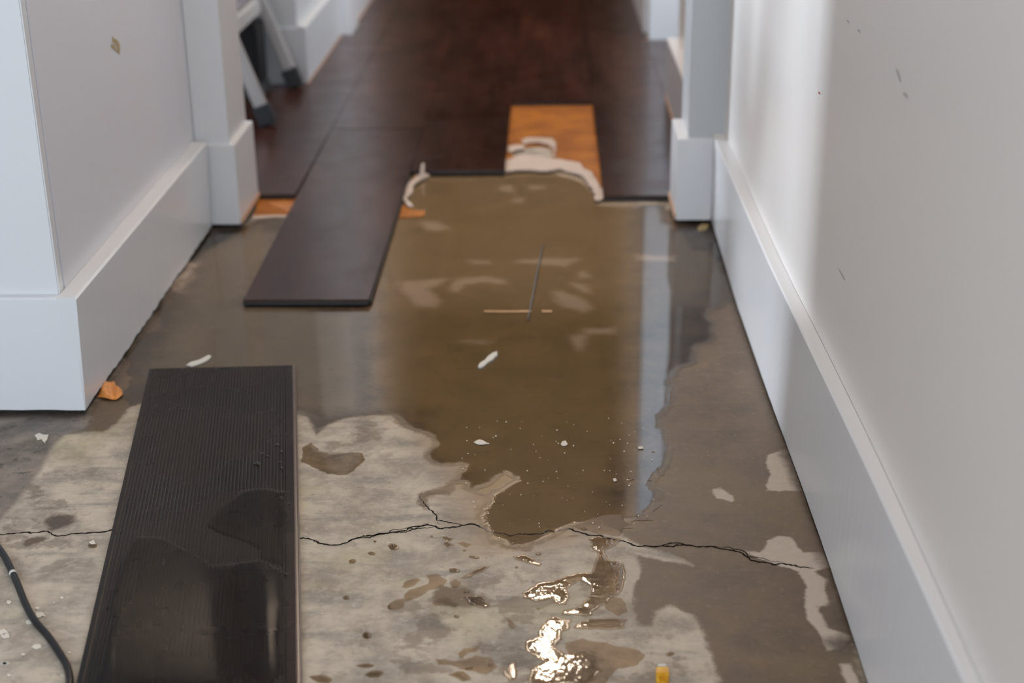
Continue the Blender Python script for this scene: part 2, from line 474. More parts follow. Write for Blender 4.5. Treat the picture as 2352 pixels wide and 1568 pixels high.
# near left block: front trim board, side wall, baseboards
solid('wall_front', -3.6, XW - .0005, YL + .020, YL + .042, -.02, CEIL, M_TRIM, .002)
wl = solid('wall_left', -3.6, XW, YL + .0445, 3.098, -.02, CEIL, M_WALL_L, .001)
ZL = at_y(175, 685, YL)[2]
rr = random.Random(5)
def ragged_board(name, length_axis, a0, a1, face_b, face_t, back, zt, mat, n, parent=None, zb=.008, jag=.0012):
    st = []
    for q in np.linspace(a0, a1, n):
        z = zb + rr.uniform(-jag, jag) * (1 if 0 < n else 0)
        cs = [(face_b, z), (face_t, zt - .003), (face_t + (.003 if back > face_t else -.003), zt), (back, zt), (back, z)]
        st.append([(c, q, zz) if length_axis == 'y' else (q, c, zz) for c, zz in cs])
    return struct(strip(name, st, mat, parent=parent))
ragged_board('baseboard_left', 'y', YL + .0022, 2.900, -.697, -.690, XW + .0003, ZL, M_TRIM, 60, jag=.0022)
ragged_board('baseboard_front', 'x', -3.55, -.6975, YL, YL + .004, YL + .0195, ZL - .001, M_TRIM, 120)
# left pilaster (door post) and its plinth
PY0 = F(550, 518, .008)[1]; PY1 = F(599, 452, .008)[1]
ZP = at_y(540, 333, PY0)[2]
solid('trim_1', XW + .0005, -.648, PY0 + .008, PY1 - .016, ZP - .01, CEIL, M_TRIM, .002)
t1 = solid('baseboard_left_post', -.7185, -.637, PY0, PY1, .010, ZP, M_TRIM, .002)
solid('trim_2', -.6368, -.6335, PY0 + .004, PY1, .009, .020, M_BARE, .001)
# recess on the left behind the pilaster
solid('wall_recess_back', -3.5, -3.4, 3.098, 6.6, 0, CEIL, M_WALL_L, 0)
solid('wall_recess_far', -3.4, -.95, 6.5, 6.6, 0, CEIL, M_WALL_L, 0)
YF = F(715, 195, .009)[1]
ZF = at_y(717, 65, YF)[2]
solid('wall_left_far', -.95, -.722, YF + .022, 5.0, 0, CEIL, M_POST_SHADE, .001)  # darker paint here and on its baseboards takes the place of shade
solid('baseboard_recess', -.96, -.7005, YF, YF + .0215, .0125, ZF, M_POST_SHADE, .0015)
solid('baseboard_left_far', -.7215, -.695, YF + .001, 4.985, .0165, ZF, M_POST_SHADE, .0015)
solid('trim_3', -.7215, -.6945, YF + .002, 4.985, .010, .0163, M_BARE, .0005)
solid('trim_4', -.95, -.662, 4.986, 5.165, .010, CEIL, M_TRIM, .002)
solid('wall_left_end', -.95, -.700, 5.166, 11.0, 0, CEIL, M_WALL_L, .001)
solid('baseboard_left_end', -.6995, -.672, 5.166, 10.95, .0165, ZF, M_TRIM, .0015)
solid('trim_5', -.6995, -.6715, 5.166, 10.95, .010, .0163, M_BARE, .0005)
# right pillar (door post) with plinth
RY0 = F(1555, 508, .008)[1]; ZR = at_y(1560, 320, RY0)[2]
solid('trim_6', .282, .4600, RY0 + .010, 3.095, ZR - .01, CEIL, M_POST_SHADE, .002)
solid('baseboard_right_post', .2615, .3335, RY0, 3.10, .010, ZR, M_TRIM, .002)
solid('trim_7', .2582, .2613, RY0 + .005, 3.10, .009, .021, M_BARE, .001)
# second stretch of right wall up to the door opening
solid('wall_right_middle', .352, .46, 3.10, 4.045, 0, CEIL, M_WALL_R, .001)
solid('baseboard_right_middle', .3215, .3515, 3.101, 4.05, .0165, .172, M_TRIM, .0015)
solid('trim_8', .319, .3513, 3.101, 4.05, .010, .0163, M_BARE, .0005)
PYR = F(1487, 93, .010)[1]
solid('wall_right_far', .327, 2.3, PYR, PYR + .11, .0105, CEIL, M_TRIM, .002)
solid('wall_right_end', .335, .45, PYR + .11, 11.0, 0, CEIL, M_WALL_R, .001)
solid('baseboard_right_end', .316, .3345, PYR + .115, 11.0, .0125, .175, M_TRIM, .0015)
# right room that lets daylight in
solid('wall_right_room_side', 1.17, 1.27, 1.9, PYR, 0, CEIL, M_WALL_L, 0)
solid('wall_right_room_near', .46, 2.2, 1.8, 1.9, 0, CEIL, M_WALL_L, 0)
# far end room
solid('wall_end', -2.5, .45, 11.0, 11.1, 0, CEIL, M_WALL_L, 0)
bm = bmesh.new(); add_box(bm, -.66, .30, 10.955, 10.995, .0135, 2.1, .003)
dr = struct(bm_ob('door_1', bm, M_DOOR))
bm = bmesh.new(); add_box(bm, .20, .235, 10.90, 10.953, .98, 1.0, .004); bm_ob('door_handle', bm, M_RUBBER, dr)
# room behind the camera
solid('wall_back', -3.6, .46, -2.7, -2.6, -.02, CEIL, M_WALL_L, 0)
solid('wall_back_left', -3.7, -3.6, -2.7, YL + .05, -.02, CEIL, M_WALL_L, 0)
solid('ceiling', -3.7, 2.3, -2.7, 11.1, CEIL, CEIL + .1, M_CEIL, 0)

def window_frame(name, cx, cy, cz, w, h, axis):
    bm = bmesh.new(); t = .05
    for a0, a1, b0, b1 in ((-w / 2 - t, w / 2 + t, h / 2, h / 2 + t), (-w / 2 - t, w / 2 + t, -h / 2 - t, -h / 2), (-w / 2 - t, -w / 2, -h / 2, h / 2), (w / 2, w / 2 + t, -h / 2, h / 2)):
        if axis == 'y': add_box(bm, cx + a0, cx + a1, cy - .02, cy + .02, cz + b0, cz + b1)
        else: add_box(bm, cx - .02, cx + .02, cy + a0, cy + a1, cz + b0, cz + b1)
    return struct(bm_ob(name, bm, M_TRIM))
window_frame('window_1', -1.45, -2.55, 1.45, 2.3, 1.4, 'y')
window_frame('window_4', .36, -.75, 1.2, 1.7, 1.7, 'x')
window_frame('window_2', 1.15, 4.36, 1.45, .75, 1.3, 'x')
window_frame('window_3', -3.30, 5.9, 1.0, .5, .9, 'x')

# downlights in the ceiling
def emit_mat(name, col, s):
    t = NT(name); t.b.inputs['Emission Color'].default_value = col; t.b.inputs['Emission Strength'].default_value = s
    return t.set(color=(.9, .9, .9, 1))
WARM = (1.0, 0.78, 0.58)
for i, (lx, ly, lr, lw) in enumerate(LAMPS):
    e = empty('ceiling_light', (lx, ly, CEIL))
    tag(e, ['warm dome light on the hall ceiling beyond the door posts', 'small warm round downlight in the ceiling above the loose plank', 'warm round downlight in the ceiling over the near room'][i], 'lamp')
    ring = []; fs = []
    N = 40
    for r_, z_ in ((lr, CEIL - .004), (lr + .018, CEIL - .010), (lr + .03, CEIL - .0005)):
        ring += [(lx + math.cos(2 * math.pi * k / N) * r_, ly + math.sin(2 * math.pi * k / N) * r_, z_) for k in range(N)]
    for a in range(2):
        for k in range(N):
            fs.append((a * N + k, a * N + (k + 1) % N, (a + 1) * N + (k + 1) % N, (a + 1) * N + k))
    mesh_ob('trim_ring', ring, fs, M_TRIM, e, True)
    if i == 0:
        dv = [(lx + math.cos(2 * math.pi * k / N) * lr * math.cos(q), ly + math.sin(2 * math.pi * k / N) * lr * math.cos(q), CEIL - .0045 - .06 * math.sin(q)) for q in np.linspace(0, 1.5, 8) for k in range(N)]
        df = [(a * N + k, (a + 1) * N + k, (a + 1) * N + (k + 1) % N, a * N + (k + 1) % N) for a in range(7) for k in range(N)] + [tuple(7 * N + k for k in range(N))[::-1]]
        mesh_ob('diffuser', dv, df, emit_mat('lamp_dome', WARM + (1,), lw / (math.pi * lr * lr * 1.35) / math.pi), e, True)
        continue
    dv = [(lx + math.cos(2 * math.pi * k / N) * lr, ly + math.sin(2 * math.pi * k / N) * lr, CEIL - .0045) for k in range(N)]
    area = math.pi * lr * lr
    mesh_ob('diffuser', dv, [tuple(range(N))[::-1]], emit_mat('lamp_diffuser_%d' % i, WARM + (1,), lw / area / math.pi), e)

# ------------------------------------------------------------------ concrete floor with its stains
def axis_pts(segs):
    out = []
    for a, b, s in segs: out += list(np.arange(a, b - 1e-9, s))
    return np.array(out + [segs[-1][1]])
gx = axis_pts([(-3.7, -1.25, .25), (-1.25, .37, .005), (.37, 2.3, .4)])
gy = axis_pts([(-2.7, 1.2, .2), (1.2, 4.1, .005), (4.1, 11.1, .7)])
GX, GY = np.meshgrid(gx, gy)
pts = np.stack([GX.ravel(), GY.ravel()], 1)
nx, ny = len(gx), len(gy)
idx = np.arange(nx * ny).reshape(ny, nx)
quads = np.stack([idx[:-1, :-1], idx[:-1, 1:], idx[1:, 1:], idx[1:, :-1]], -1).reshape(-1, 4)
me = bpy.data.meshes.new('floor')
me.vertices.add(len(pts)); me.loops.add(quads.size); me.polygons.add(len(quads))
co = np.zeros((len(pts), 3), np.float32); co[:, :2] = pts
me.vertices.foreach_set('co', co.ravel())
me.loops.foreach_set('vertex_index', quads.ravel().astype(np.int32))
me.polygons.foreach_set('loop_start', np.arange(0, quads.size, 4, dtype=np.int32))
me.update(calc_edges=True); me.validate()
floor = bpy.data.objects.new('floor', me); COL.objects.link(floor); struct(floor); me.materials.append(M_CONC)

RIGHT_DAMP = [(1540, 480), (1640, 515), (1705, 720), (1775, 920), (1855, 1140), (1905, 1290), (1965, 1480), (2000, 1620), (1655, 1620), (1640, 1510),
              (1618, 1450), (1585, 1410), (1545, 1385), (1510, 1400), (1500, 1440), (1465, 1440), (1445, 1400), (1450, 1340), (1468, 1300), (1450, 1262),
              (1490, 1275), (1590, 1297), (1560, 1282), (1480, 1255), (1420, 1225), (1400, 1180), (1430, 1100), (1450, 900), (1450, 480)]
MAIN_EDGE = [(470, 535), (552, 525), (600, 500), (640, 470), (660, 400), (900, 380), (985, 380), (1160, 395), (1260, 395), (1340, 420), (1378, 470), (1530, 470), (1545, 520),
             (1625, 530), (1650, 620), (1668, 700), (1640, 760), (1600, 800), (1560, 860), (1530, 950), (1530, 1080), (1520, 1160), (1500, 1195), (1460, 1195)] + \
    z8([(1700, 640), (1600, 650), (1520, 625), (1420, 625), (1320, 645), (1290, 662), (1240, 690), (1180, 722), (1110, 752), (1090, 776), (1040, 770), (930, 750), (900, 728), (860, 738), (835, 700), (815, 655),
        (780, 615), (770, 560), (790, 505), (835, 470), (825, 445), (760, 430), (675, 400), (700, 375), (640, 372), (605, 440), (540, 430), (450, 452), (470, 520), (425, 480),
        (430, 438), (560, 400), (610, 350), (650, 300), (690, 262), (560, 268), (500, 262), (465, 235), (445, 200), (515, 130), (490, 100), (390, 58), (310, 20)]) + \
    [(900, 955), (870, 953), (803, 958), (752, 975), (728, 1000), (716, 985), (706, 957), (680, 946), (560, 930), (400, 900), (330, 925), (300, 935), (275, 910), (300, 830), (345, 760), (400, 670), (440, 600)]
LENS = z8([(770, 412), (850, 385), (905, 345), (945, 318), (995, 345), (930, 385), (855, 408), (835, 435)])
LEFT_DAMP = [(480, 530), (200, 950), (60, 955), (45, 980), (60, 1000), (145, 998), (200, 994), (245, 994), (275, 972), (291, 942), (325, 922), (345, 850), (500, 850), (560, 700), (600, 520)]
damp_polys = [px_poly(RIGHT_DAMP), px_poly(LEFT_DAMP), px_poly(MAIN_EDGE),
              px_poly(z7([(245, 600), (320, 545), (440, 560), (470, 600), (400, 640), (290, 670)])), px_poly(z7([(60, 635), (130, 590), (140, 605), (70, 640)])),
              px_poly(z7([(130, 740), (180, 700), (300, 680), (290, 700), (160, 750)])),
              px_poly([(980, 1380), (1010, 1350), (1080, 1345), (1110, 1390), (1040, 1400)])]
pale_polys = [px_poly(p) for p in (
    [(1765, 1045), (1812, 1028), (1842, 1128), (1758, 1128), (1765, 1090), (1755, 1062)],
    [(1637, 1124), (1652, 1119), (1668, 1128), (1684, 1140), (1680, 1150), (1662, 1146), (1645, 1144)],
    [(1713, 1262), (1750, 1270), (1765, 1240), (1790, 1228), (1820, 1235), (1845, 1270), (1890, 1268), (1908, 1302), (1872, 1312), (1902, 1332), (1895, 1350), (1910, 1390), (1880, 1395), (1902, 1440), (1955, 1460),
     (1935, 1490), (1900, 1495), (1880, 1450), (1855, 1425), (1845, 1390), (1852, 1342), (1830, 1312), (1765, 1290), (1715, 1270)],
    [(1925, 1522), (1958, 1520), (1992, 1610), (1940, 1570)],
    z8([(1620, 760), (1700, 770), (1780, 790), (1950, 825), (2050, 850), (1900, 840), (1720, 800)]),
    z8([(1650, 830), (1720, 820), (1765, 900), (1720, 980), (1700, 1100), (1650, 1060), (1680, 950)]),
)]
brown_polys = [px_poly([(860, 560), (900, 390), (1380, 390), (1450, 470), (1470, 700), (1460, 1000), (1420, 1200), (1300, 1250), (1080, 1270), (1040, 1150), (950, 980), (850, 920), (840, 720)])]
light_polys = [px_poly([(470, 560), (600, 520), (660, 540), (560, 700), (860, 720), (845, 945), (680, 955), (345, 850), (330, 870), (400, 720)])]
grime_shade_polys = [px_poly([(440, 515), (150, 948), (215, 938), (262, 880), (300, 812), (345, 745), (420, 630), (462, 580), (530, 548), (568, 520), (612, 462), (590, 440), (550, 500)]),  # grime by the wall, carried under the baseboards to paint the gap's shade
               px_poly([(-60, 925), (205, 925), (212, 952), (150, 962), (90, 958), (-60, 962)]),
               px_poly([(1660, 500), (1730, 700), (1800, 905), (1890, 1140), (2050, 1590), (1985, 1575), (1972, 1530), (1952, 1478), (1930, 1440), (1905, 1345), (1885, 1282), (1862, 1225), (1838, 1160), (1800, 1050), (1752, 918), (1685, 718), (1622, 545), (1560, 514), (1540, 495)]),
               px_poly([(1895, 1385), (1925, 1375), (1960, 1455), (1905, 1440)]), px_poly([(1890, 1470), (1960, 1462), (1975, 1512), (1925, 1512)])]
dirt_polys = [px_poly([(-200, 940), (200, 940), (215, 962), (195, 985), (150, 998), (128, 1018), (85, 1090), (40, 1150), (0, 1195), (-200, 1330)])]
mottle_polys = [px_poly([(760, 1440), (900, 1370), (1000, 1330), (1150, 1300), (1440, 1280), (1480, 1400), (1640, 1480), (1650, 1650), (700, 1650)]), px_poly([(700, 960), (900, 950), (1000, 1010), (900, 1060), (720, 1070)]), px_poly([(-100, 1100), (250, 1050), (200, 1330), (-100, 1330)])]
silt_polys = [px_poly(p) for p in (
    [(1190, 596), (1260, 592), (1335, 594), (1300, 612), (1240, 606), (1195, 603)],
    [(1078, 597), (1120, 599), (1125, 607), (1090, 606)],
    [(915, 645), (990, 640), (1030, 640), (985, 665), (1015, 690), (1000, 706), (960, 700), (925, 670)],
    [(1040, 650), (1060, 640), (1110, 634), (1165, 642), (1160, 652), (1110, 648), (1065, 655), (1050, 672), (1040, 668)],
    [(1262, 668), (1290, 668), (1330, 680), (1365, 708), (1340, 716), (1300, 705), (1275, 690)],
    [(1325, 625), (1345, 622), (1358, 635), (1330, 645)], [(1310, 650), (1345, 650), (1360, 675), (1330, 670)],
    [(1145, 428), (1175, 425), (1185, 442), (1160, 443)], [(1212, 426), (1252, 426), (1250, 434), (1215, 436)], [(1180, 455), (1200, 455), (1198, 465), (1182, 464)],
    [(1460, 585), (1550, 588), (1548, 600), (1462, 597)], [(1345, 755), (1410, 752), (1412, 766), (1345, 766)],
    [(395, 640), (435, 615), (445, 635), (415, 672), (398, 668)], [(425, 605), (460, 600), (455, 612), (430, 618)],
    [(1050, 783), (1110, 782), (1130, 785), (1110, 788)], [(960, 510), (1010, 505), (1030, 525), (980, 530)], [(1305, 770), (1345, 770), (1340, 800), (1325, 805)],
)]
for nm, polys in (('damp', damp_polys), ('pale', pale_polys), ('brown', brown_polys), ('grime_shade', grime_shade_polys), ('dirt', dirt_polys), ('light', light_polys), ('mottle', mottle_polys), ('silt', silt_polys)):
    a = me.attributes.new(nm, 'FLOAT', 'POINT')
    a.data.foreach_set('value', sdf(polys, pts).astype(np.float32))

# crack across the slab: a jagged dark ribbon with side branches
def ribbon(path, w, z, seed, mat, name, parent=None, jag=.35):
    P = ragged(path, jag * .5, .004, seed, closed=False); r = random.Random(seed)
    vs = []; fs = []; n = len(P)
    for i, p in enumerate(P):
        t = P[min(i + 1, n - 1)] - P[max(i - 1, 0)]; t = t / (np.hypot(*t) + 1e-9); nn = np.array([-t[1], t[0]])
        ww = w * (0.35 + .65 * min(1, min(i, n - 1 - i) / 12)) * (0.55 + .9 * r.random()) / 2
        vs += [(*(p + nn * ww), z), (*(p - nn * ww), z)]
        if i: fs.append((2 * i - 2, 2 * i - 1, 2 * i + 1, 2 * i))
    return vs, fs
crk = []
for pth, w, s in (
    ([(-40, 1219), (60, 1222), (150, 1230), (200, 1224), (255, 1217), (400, 1222), (560, 1228), (688, 1236), (720, 1240), (750, 1250), (800, 1245), (850, 1230), (920, 1219), (978, 1205), (1040, 1210), (1083, 1203), (1115, 1217),
      (1140, 1224), (1170, 1231), (1210, 1227), (1260, 1218), (1300, 1214), (1350, 1229), (1400, 1237), (1440, 1245), (1468, 1255), (1520, 1253), (1570, 1250), (1640, 1255), (1690, 1266), (1740, 1290), (1810, 1296), (1870, 1305)], .0026, 1),
    ([(800, 1245), (850, 1235), (900, 1222), (960, 1213), (1000, 1207)], .0018, 2), ([(835, 1236), (900, 1217), (960, 1212), (985, 1200)], .0012, 12),
    ([(966, 1137), (975, 1157), (990, 1172), (1001, 1182), (1003, 1195), (1040, 1201), (1083, 1204)], .0016, 3),
    ([(1005, 1197), (1010, 1205)], .0012, 4), ([(1520, 1253), (1545, 1247), (1570, 1249)], .0035, 5), ([(1640, 1255), (1700, 1262), (1720, 1278), (1800, 1292)], .0012, 6),
    ([(720, 1240), (740, 1250)], .001, 7)):
    vs, fs = ribbon(px_poly(pth), w, .0003, s, None, '')
    o = len(crk) and crk[0]; crk.append((vs, fs))
av, af = [], []
for vs, fs in crk:
    af += [tuple(i + len(av) for i in f) for f in fs]; av += vs
mesh_ob('crack', av, af, M_CRACK, floor)

# ------------------------------------------------------------------ puddles
def puddle(outline, label, cat='puddle', name='water_puddle', group=None, depth=.0007, holes=(), seed=1, amp=.13, target=.004, z0=.0005, mat=None, grid=.012, soft=.004):
    out = np.array(ragged(outline, amp, target, seed)); loops = [out] + [np.array(ragged(h, amp, target, seed + 50)) for h in holes]
    lo, hi = out.min(0), out.max(0)
    cand = []
    g = min(grid, max((hi - lo).min() / 7, .0012))
    X, Y = np.meshgrid(np.arange(lo[0], hi[0], g), np.arange(lo[1], hi[1], g))
    cand.append(np.stack([X.ravel(), Y.ravel()], 1))
    for lp in loops:      # rows of points just inside the rim
        t = np.roll(lp, -1, 0) - np.roll(lp, 1, 0); t /= (np.linalg.norm(t, axis=1)[:, None] + 1e-9); nn = np.stack([-t[:, 1], t[:, 0]], 1)
        for off in (.0012, .003, .006):
            if off < (hi - lo).min() * .4:
                cand += [lp + nn * off, lp - nn * off]
    cand = np.concatenate(cand)
    ok = inside(out, cand)
    for h in loops[1:]: ok &= ~inside(h, cand)
    cand = cand[ok]
    d = np.min([dist_to(l, cand) for l in loops], axis=0)
    k = d > min(.0007, (hi - lo).min() * .08); cand = cand[k]; d = d[k]
    V = [Vector(p) for lp in loops for p in lp.tolist()] + [Vector(p) for p in cand.tolist()]
    D = np.concatenate([np.zeros(sum(len(l) for l in loops)), d])
    E = []; b = 0
    for l in loops:
        n = len(l); E += [(b + i, b + (i + 1) % n) for i in range(n)]; b += n
    ov, oe, of, ovi, _, _ = geometry.delaunay_2d_cdt(V, E, [], 0, 1e-7)
    P = np.array([[v.x, v.y] for v in ov])
    Dn = np.array([D[i[0]] if len(i) else 0. for i in ovi])
    cen = np.array([P[list(f)].mean(0) for f in of])
    ok = inside(out, cen)
    for h in loops[1:]: ok &= ~inside(h, cen)
    faces = [tuple(f) for f, k in zip(of, ok) if k]
    zz = z0 + depth * (1 - np.exp(-Dn / soft))
    o = mesh_ob(name, np.column_stack([P, zz]), faces, mat or M_WATER, None, True)
    a = o.data.attributes.new('depth', 'FLOAT', 'POINT'); a.data.foreach_set('value', Dn.astype(np.float32))
    bm = bmesh.new(); bm.from_mesh(o.data); bmesh.ops.recalc_face_normals(bm, faces=bm.faces)
    if sum(f.normal.z for f in bm.faces) < 0: bmesh.ops.reverse_faces(bm, faces=bm.faces)
    loose = [v for v in bm.verts if not v.link_faces]; bmesh.ops.delete(bm, geom=loose, context='VERTS')
    bm.to_mesh(o.data); bm.free()
    return tag(o, label, cat, group)

puddle(px_poly(MAIN_EDGE), 'large sheet of standing water covering the brown concrete from the torn laminate to the crack', holes=[px_poly(LENS)], depth=.00014, soft=.008, seed=11, amp=.17, target=.005, grid=.016)
PUDS = [
    (z4([(1810, 1390), (1870, 1350), (1910, 1400), (1990, 1422), (2180, 1415), (2192, 1450), (2140, 1500), (2090, 1540), (1960, 1538), (1885, 1500), (1810, 1470)]), 'small brown puddle on the dry concrete right of the upside-down plank'),
    (z8([(1440, 700), (1500, 690), (1640, 702), (1600, 750), (1545, 770), (1560, 830), (1640, 850), (1662, 920), (1650, 1000), (1560, 1092), (1480, 1130), (1462, 1165), (1280, 1165), (1292, 1130), (1400, 1108), (1440, 1050), (1452, 990), (1395, 960),
         (1310, 1010), (1312, 1100), (1240, 1092), (1222, 1062), (1120, 1082), (1050, 1062), (1040, 1030), (1130, 970), (1300, 930), (1460, 905), (1480, 840), (1490, 785), (1450, 740)]), 'hook-shaped puddle trailing down from the right half of the crack'),
    (z8([(1170, 1215), (1235, 1168), (1340, 1190), (1332, 1240), (1282, 1262), (1285, 1310), (1240, 1352), (1300, 1400), (1425, 1378), (1490, 1440), (1530, 1500), (1400, 1590), (1080, 1590), (1092, 1490), (1180, 1445), (1100, 1402), (1058, 1350), (1070, 1310), (1140, 1290), (1148, 1240)]),
     'puddle with the brightest warm glints, at the front edge of the floor'),
    (z8([(1350, 1242), (1392, 1200), (1500, 1182), (1680, 1190), (1660, 1240), (1450, 1250)]), 'flat narrow puddle just right of the puddle with the brightest glints'),
    (z8([(250, 1132), (243, 1100), (300, 1066), (340, 1060), (362, 1010), (420, 995), (480, 975), (468, 926), (540, 915), (592, 950), (570, 990), (480, 1012), (430, 1050), (340, 1082), (320, 1122)]), 'long diagonal smear of water on pale concrete below the crack'),
    (z8([(318, 996), (340, 962), (400, 940), (436, 953), (402, 980), (350, 1000)]), 'small puddle beside the upper left side of the long diagonal smear'),
    (z8([(505, 1092), (540, 1060), (600, 1048), (662, 1090), (640, 1112), (520, 1106)]), 'small rounded puddle right of the lower end of the long diagonal smear'),
    (z8([(675, 943), (740, 900), (800, 870), (862, 870), (800, 906), (740, 932)]), 'slim tilted puddle with a glinting top edge right of the long diagonal smear'),
    (z8([(540, 686), (590, 690), (637, 703), (605, 722), (637, 745), (590, 756), (572, 732), (585, 712)]), 'ragged little puddle just below the middle of the crack'),
    (z8([(655, 732), (690, 720), (742, 740), (702, 757)]), 'pale brown water spot beside the ragged little puddle below the crack'),
    (z8([(983, 810), (1060, 800), (1112, 822), (1166, 852), (1150, 871), (1090, 856), (1010, 830)]), 'slim glinting puddle directly below the pool on the crack'),
    (z8([(655, 1392), (690, 1360), (792, 1350), (770, 1382), (720, 1386), (690, 1428), (665, 1420)]), 'beige hooked puddle near the front edge, left of the brightest glints'),
    (z8([(925, 1500), (962, 1458), (1012, 1420), (1016, 1532), (960, 1562)]), 'blurred bright triangular puddle left of the brightest glints'),
    (z8([(600, 1520), (650, 1500), (692, 1500), (735, 1552), (690, 1562), (640, 1535)]), 'small bright puddle at the bottom edge, left of the blurred triangular one'),
    (z8([(690, 1052), (800, 1045), (832, 1085), (852, 1106), (820, 1122), (720, 1086)]), 'dull olive puddle between the diagonal smear and the hook-shaped puddle'),
    (z8([(948, 1180), (975, 1195), (1004, 1230), (982, 1247), (960, 1215)]), 'thin trickle of water above the blurred triangular puddle'),
    (z8([(610, 960), (650, 945), (672, 985), (630, 1000)]), 'water spot touching the upper right end of the long diagonal smear'),
    (z8([(690, 1015), (720, 1005), (735, 1020), (700, 1030)]), 'tiny puddle above the dull olive puddle'),
    (z8([(1310, 690), (1350, 680), (1392, 683), (1350, 692)]), 'thin glinting puddle lying just under the crest of the crack'),
    (z8([(1600, 1000), (1625, 990), (1640, 1010), (1615, 1025)]), 'droplet at the right edge of the hook-shaped puddle'),
    (z8([(700, 1480), (750, 1470), (745, 1490), (705, 1498)]), 'thin puddle beside the small bright one at the bottom edge'),
    (z8([(1300, 1330), (1400, 1300), (1560, 1330), (1700, 1360), (1780, 1400), (1740, 1460), (1620, 1480), (1560, 1540), (1540, 1600), (1380, 1600), (1490, 1500), (1440, 1430), (1330, 1400)]), 'broad thin film of water right of the brightest glints, behind the amber block'),
    (z8([(520, 1420), (640, 1440), (760, 1400), (860, 1420), (900, 1470), (820, 1520), (760, 1500), (640, 1470), (540, 1460)]), 'thin film of water behind the small bright puddle at the bottom edge'),
    (z8([(1560, 1040), (1640, 1060), (1680, 1140), (1620, 1170), (1540, 1120)]), 'thin film of water under the right end of the hook-shaped puddle'),
    (z8([(1320, 632), (1420, 600), (1540, 560), (1640, 560), (1690, 620), (1620, 690), (1500, 680), (1400, 650)]), 'thin speckled film on the crack at the lower right end of the water sheet'),
    (z8([(640, 150 + 10), (560, 175), (420, 180), (380, 170), (440, 150), (560, 145)]), None),
]
for i, (pl, lab) in enumerate(PUDS):
    if lab: puddle(px_poly(pl), lab, seed=20 + i, mat=M_WATER_Q if i == 0 else M_WATER_F if i in (4, 5, 6, 9, 11, 15, 16, 21, 22, 23, 24) else M_WATER_P, depth=.0004, target=.0025, soft=.003, grid=.006)
# single drops
DROPS = z8([(275, 755), (140, 792), (25, 840), (755, 815), (635, 895), (1010, 875), (1140, 795), (500, 690), (697, 775), (160, 720), (1415, 645), (115, 1285), (650, 1170), (1930, 1395), (855, 1465), (1140, 1125), (1810, 355), (1690, 350), (1830, 185)]) + \
    z7([(2250, 720), (2078, 1058), (2200, 1285), (2195, 1465), (2250, 1515), (1930, 1545), (555, 745), (2340, 1115), (2350, 750)])
DSZ = [(30, 18), (24, 11), (25, 13), (34, 9), (34, 15), (12, 7), (18, 10), (10, 6), (11, 6), (10, 6), (22, 11), (26, 20), (20, 10), (26, 14), (20, 12), (10, 6), (16, 6), (30, 10), (14, 6)] + \
    [(9, 5), (22, 12), (27, 21), (52, 12), (58, 24), (70, 25), (30, 16), (16, 16), (20, 18)]
for i, ((x, y), (a, b)) in enumerate(zip(DROPS, DSZ)):
    a, b = a / 2.6133, b / 2.6133
    r = random.Random(100 + i); tl = r.uniform(-.3, .3)
    ring = []
    for k in range(14):
        an = 2 * math.pi * k / 14; q = r.uniform(.85, 1.12)
        u, v = math.cos(an) * a * q, math.sin(an) * b * q
        ring.append((x + u * math.cos(tl) - v * math.sin(tl), y + u * math.sin(tl) * .5 + v * math.cos(tl)))
    puddle(px_poly(ring), 'round drop of water on the floor around the crack and the long smear', 'drop', 'water_drop', 'drops of water on the concrete', depth=.0011, seed=300 + i, mat=M_WATER_P, amp=.05, target=.003, soft=.0025, grid=.003)

# ------------------------------------------------------------------ laminate floor, still laid in the hall
def plank_box(bm, x0, x1, y0, y1, z0, z1, tone, lay, edge=.0006):
    n0 = len(bm.faces); bm.verts.ensure_lookup_table(); v0 = len(bm.verts)
    add_box(bm, x0 + .0004, x1 - .0004, y0 + .0003, y1 - .0003, z0, z1, edge)
    bm.verts.ensure_lookup_table()
    for v in bm.verts[v0:]: v[lay] = tone
LZ0, LZ1 = .0035, .0125
bm = bmesh.new(); lay = bm.verts.layers.float.new('tone')
XS = [-3.4, -3.15, -2.9, -2.65, -2.4, -2.165, -1.93, -1.69, -1.46, -1.23, -1.0, -.778, -.556, -.3198, -.1015, .1175, .3185]
ENDS = {-.778: 3.115, -.556: 3.70, -.3198: 3.304, -.1015: 3.985, .1175: 3.094}
r = random.Random(9)
for x0, x1 in zip(XS[:-1], XS[1:]):
    y = ENDS.get(x0, 3.114); first = True
    while y < 11.0:
        L = (r.uniform(.5, 1.1) if first else 1.22); y1 = min(11.0, y + L)
        plank_box(bm, x0, x1, y, y1, LZ0, LZ1, r.random(), lay); y = y1; first = False
for x0, x1 in ((.3185, .55), (.55, .78), (.78, 1.0), (1.0, 1.23), (1.23, 1.46), (1.46, 1.7)):
    plank_box(bm, x0, x1, 4.06, PYR - .002, LZ0, LZ1, r.random(), lay)
lam = struct(bm_ob('floor_laminate', bm, M_LAM))
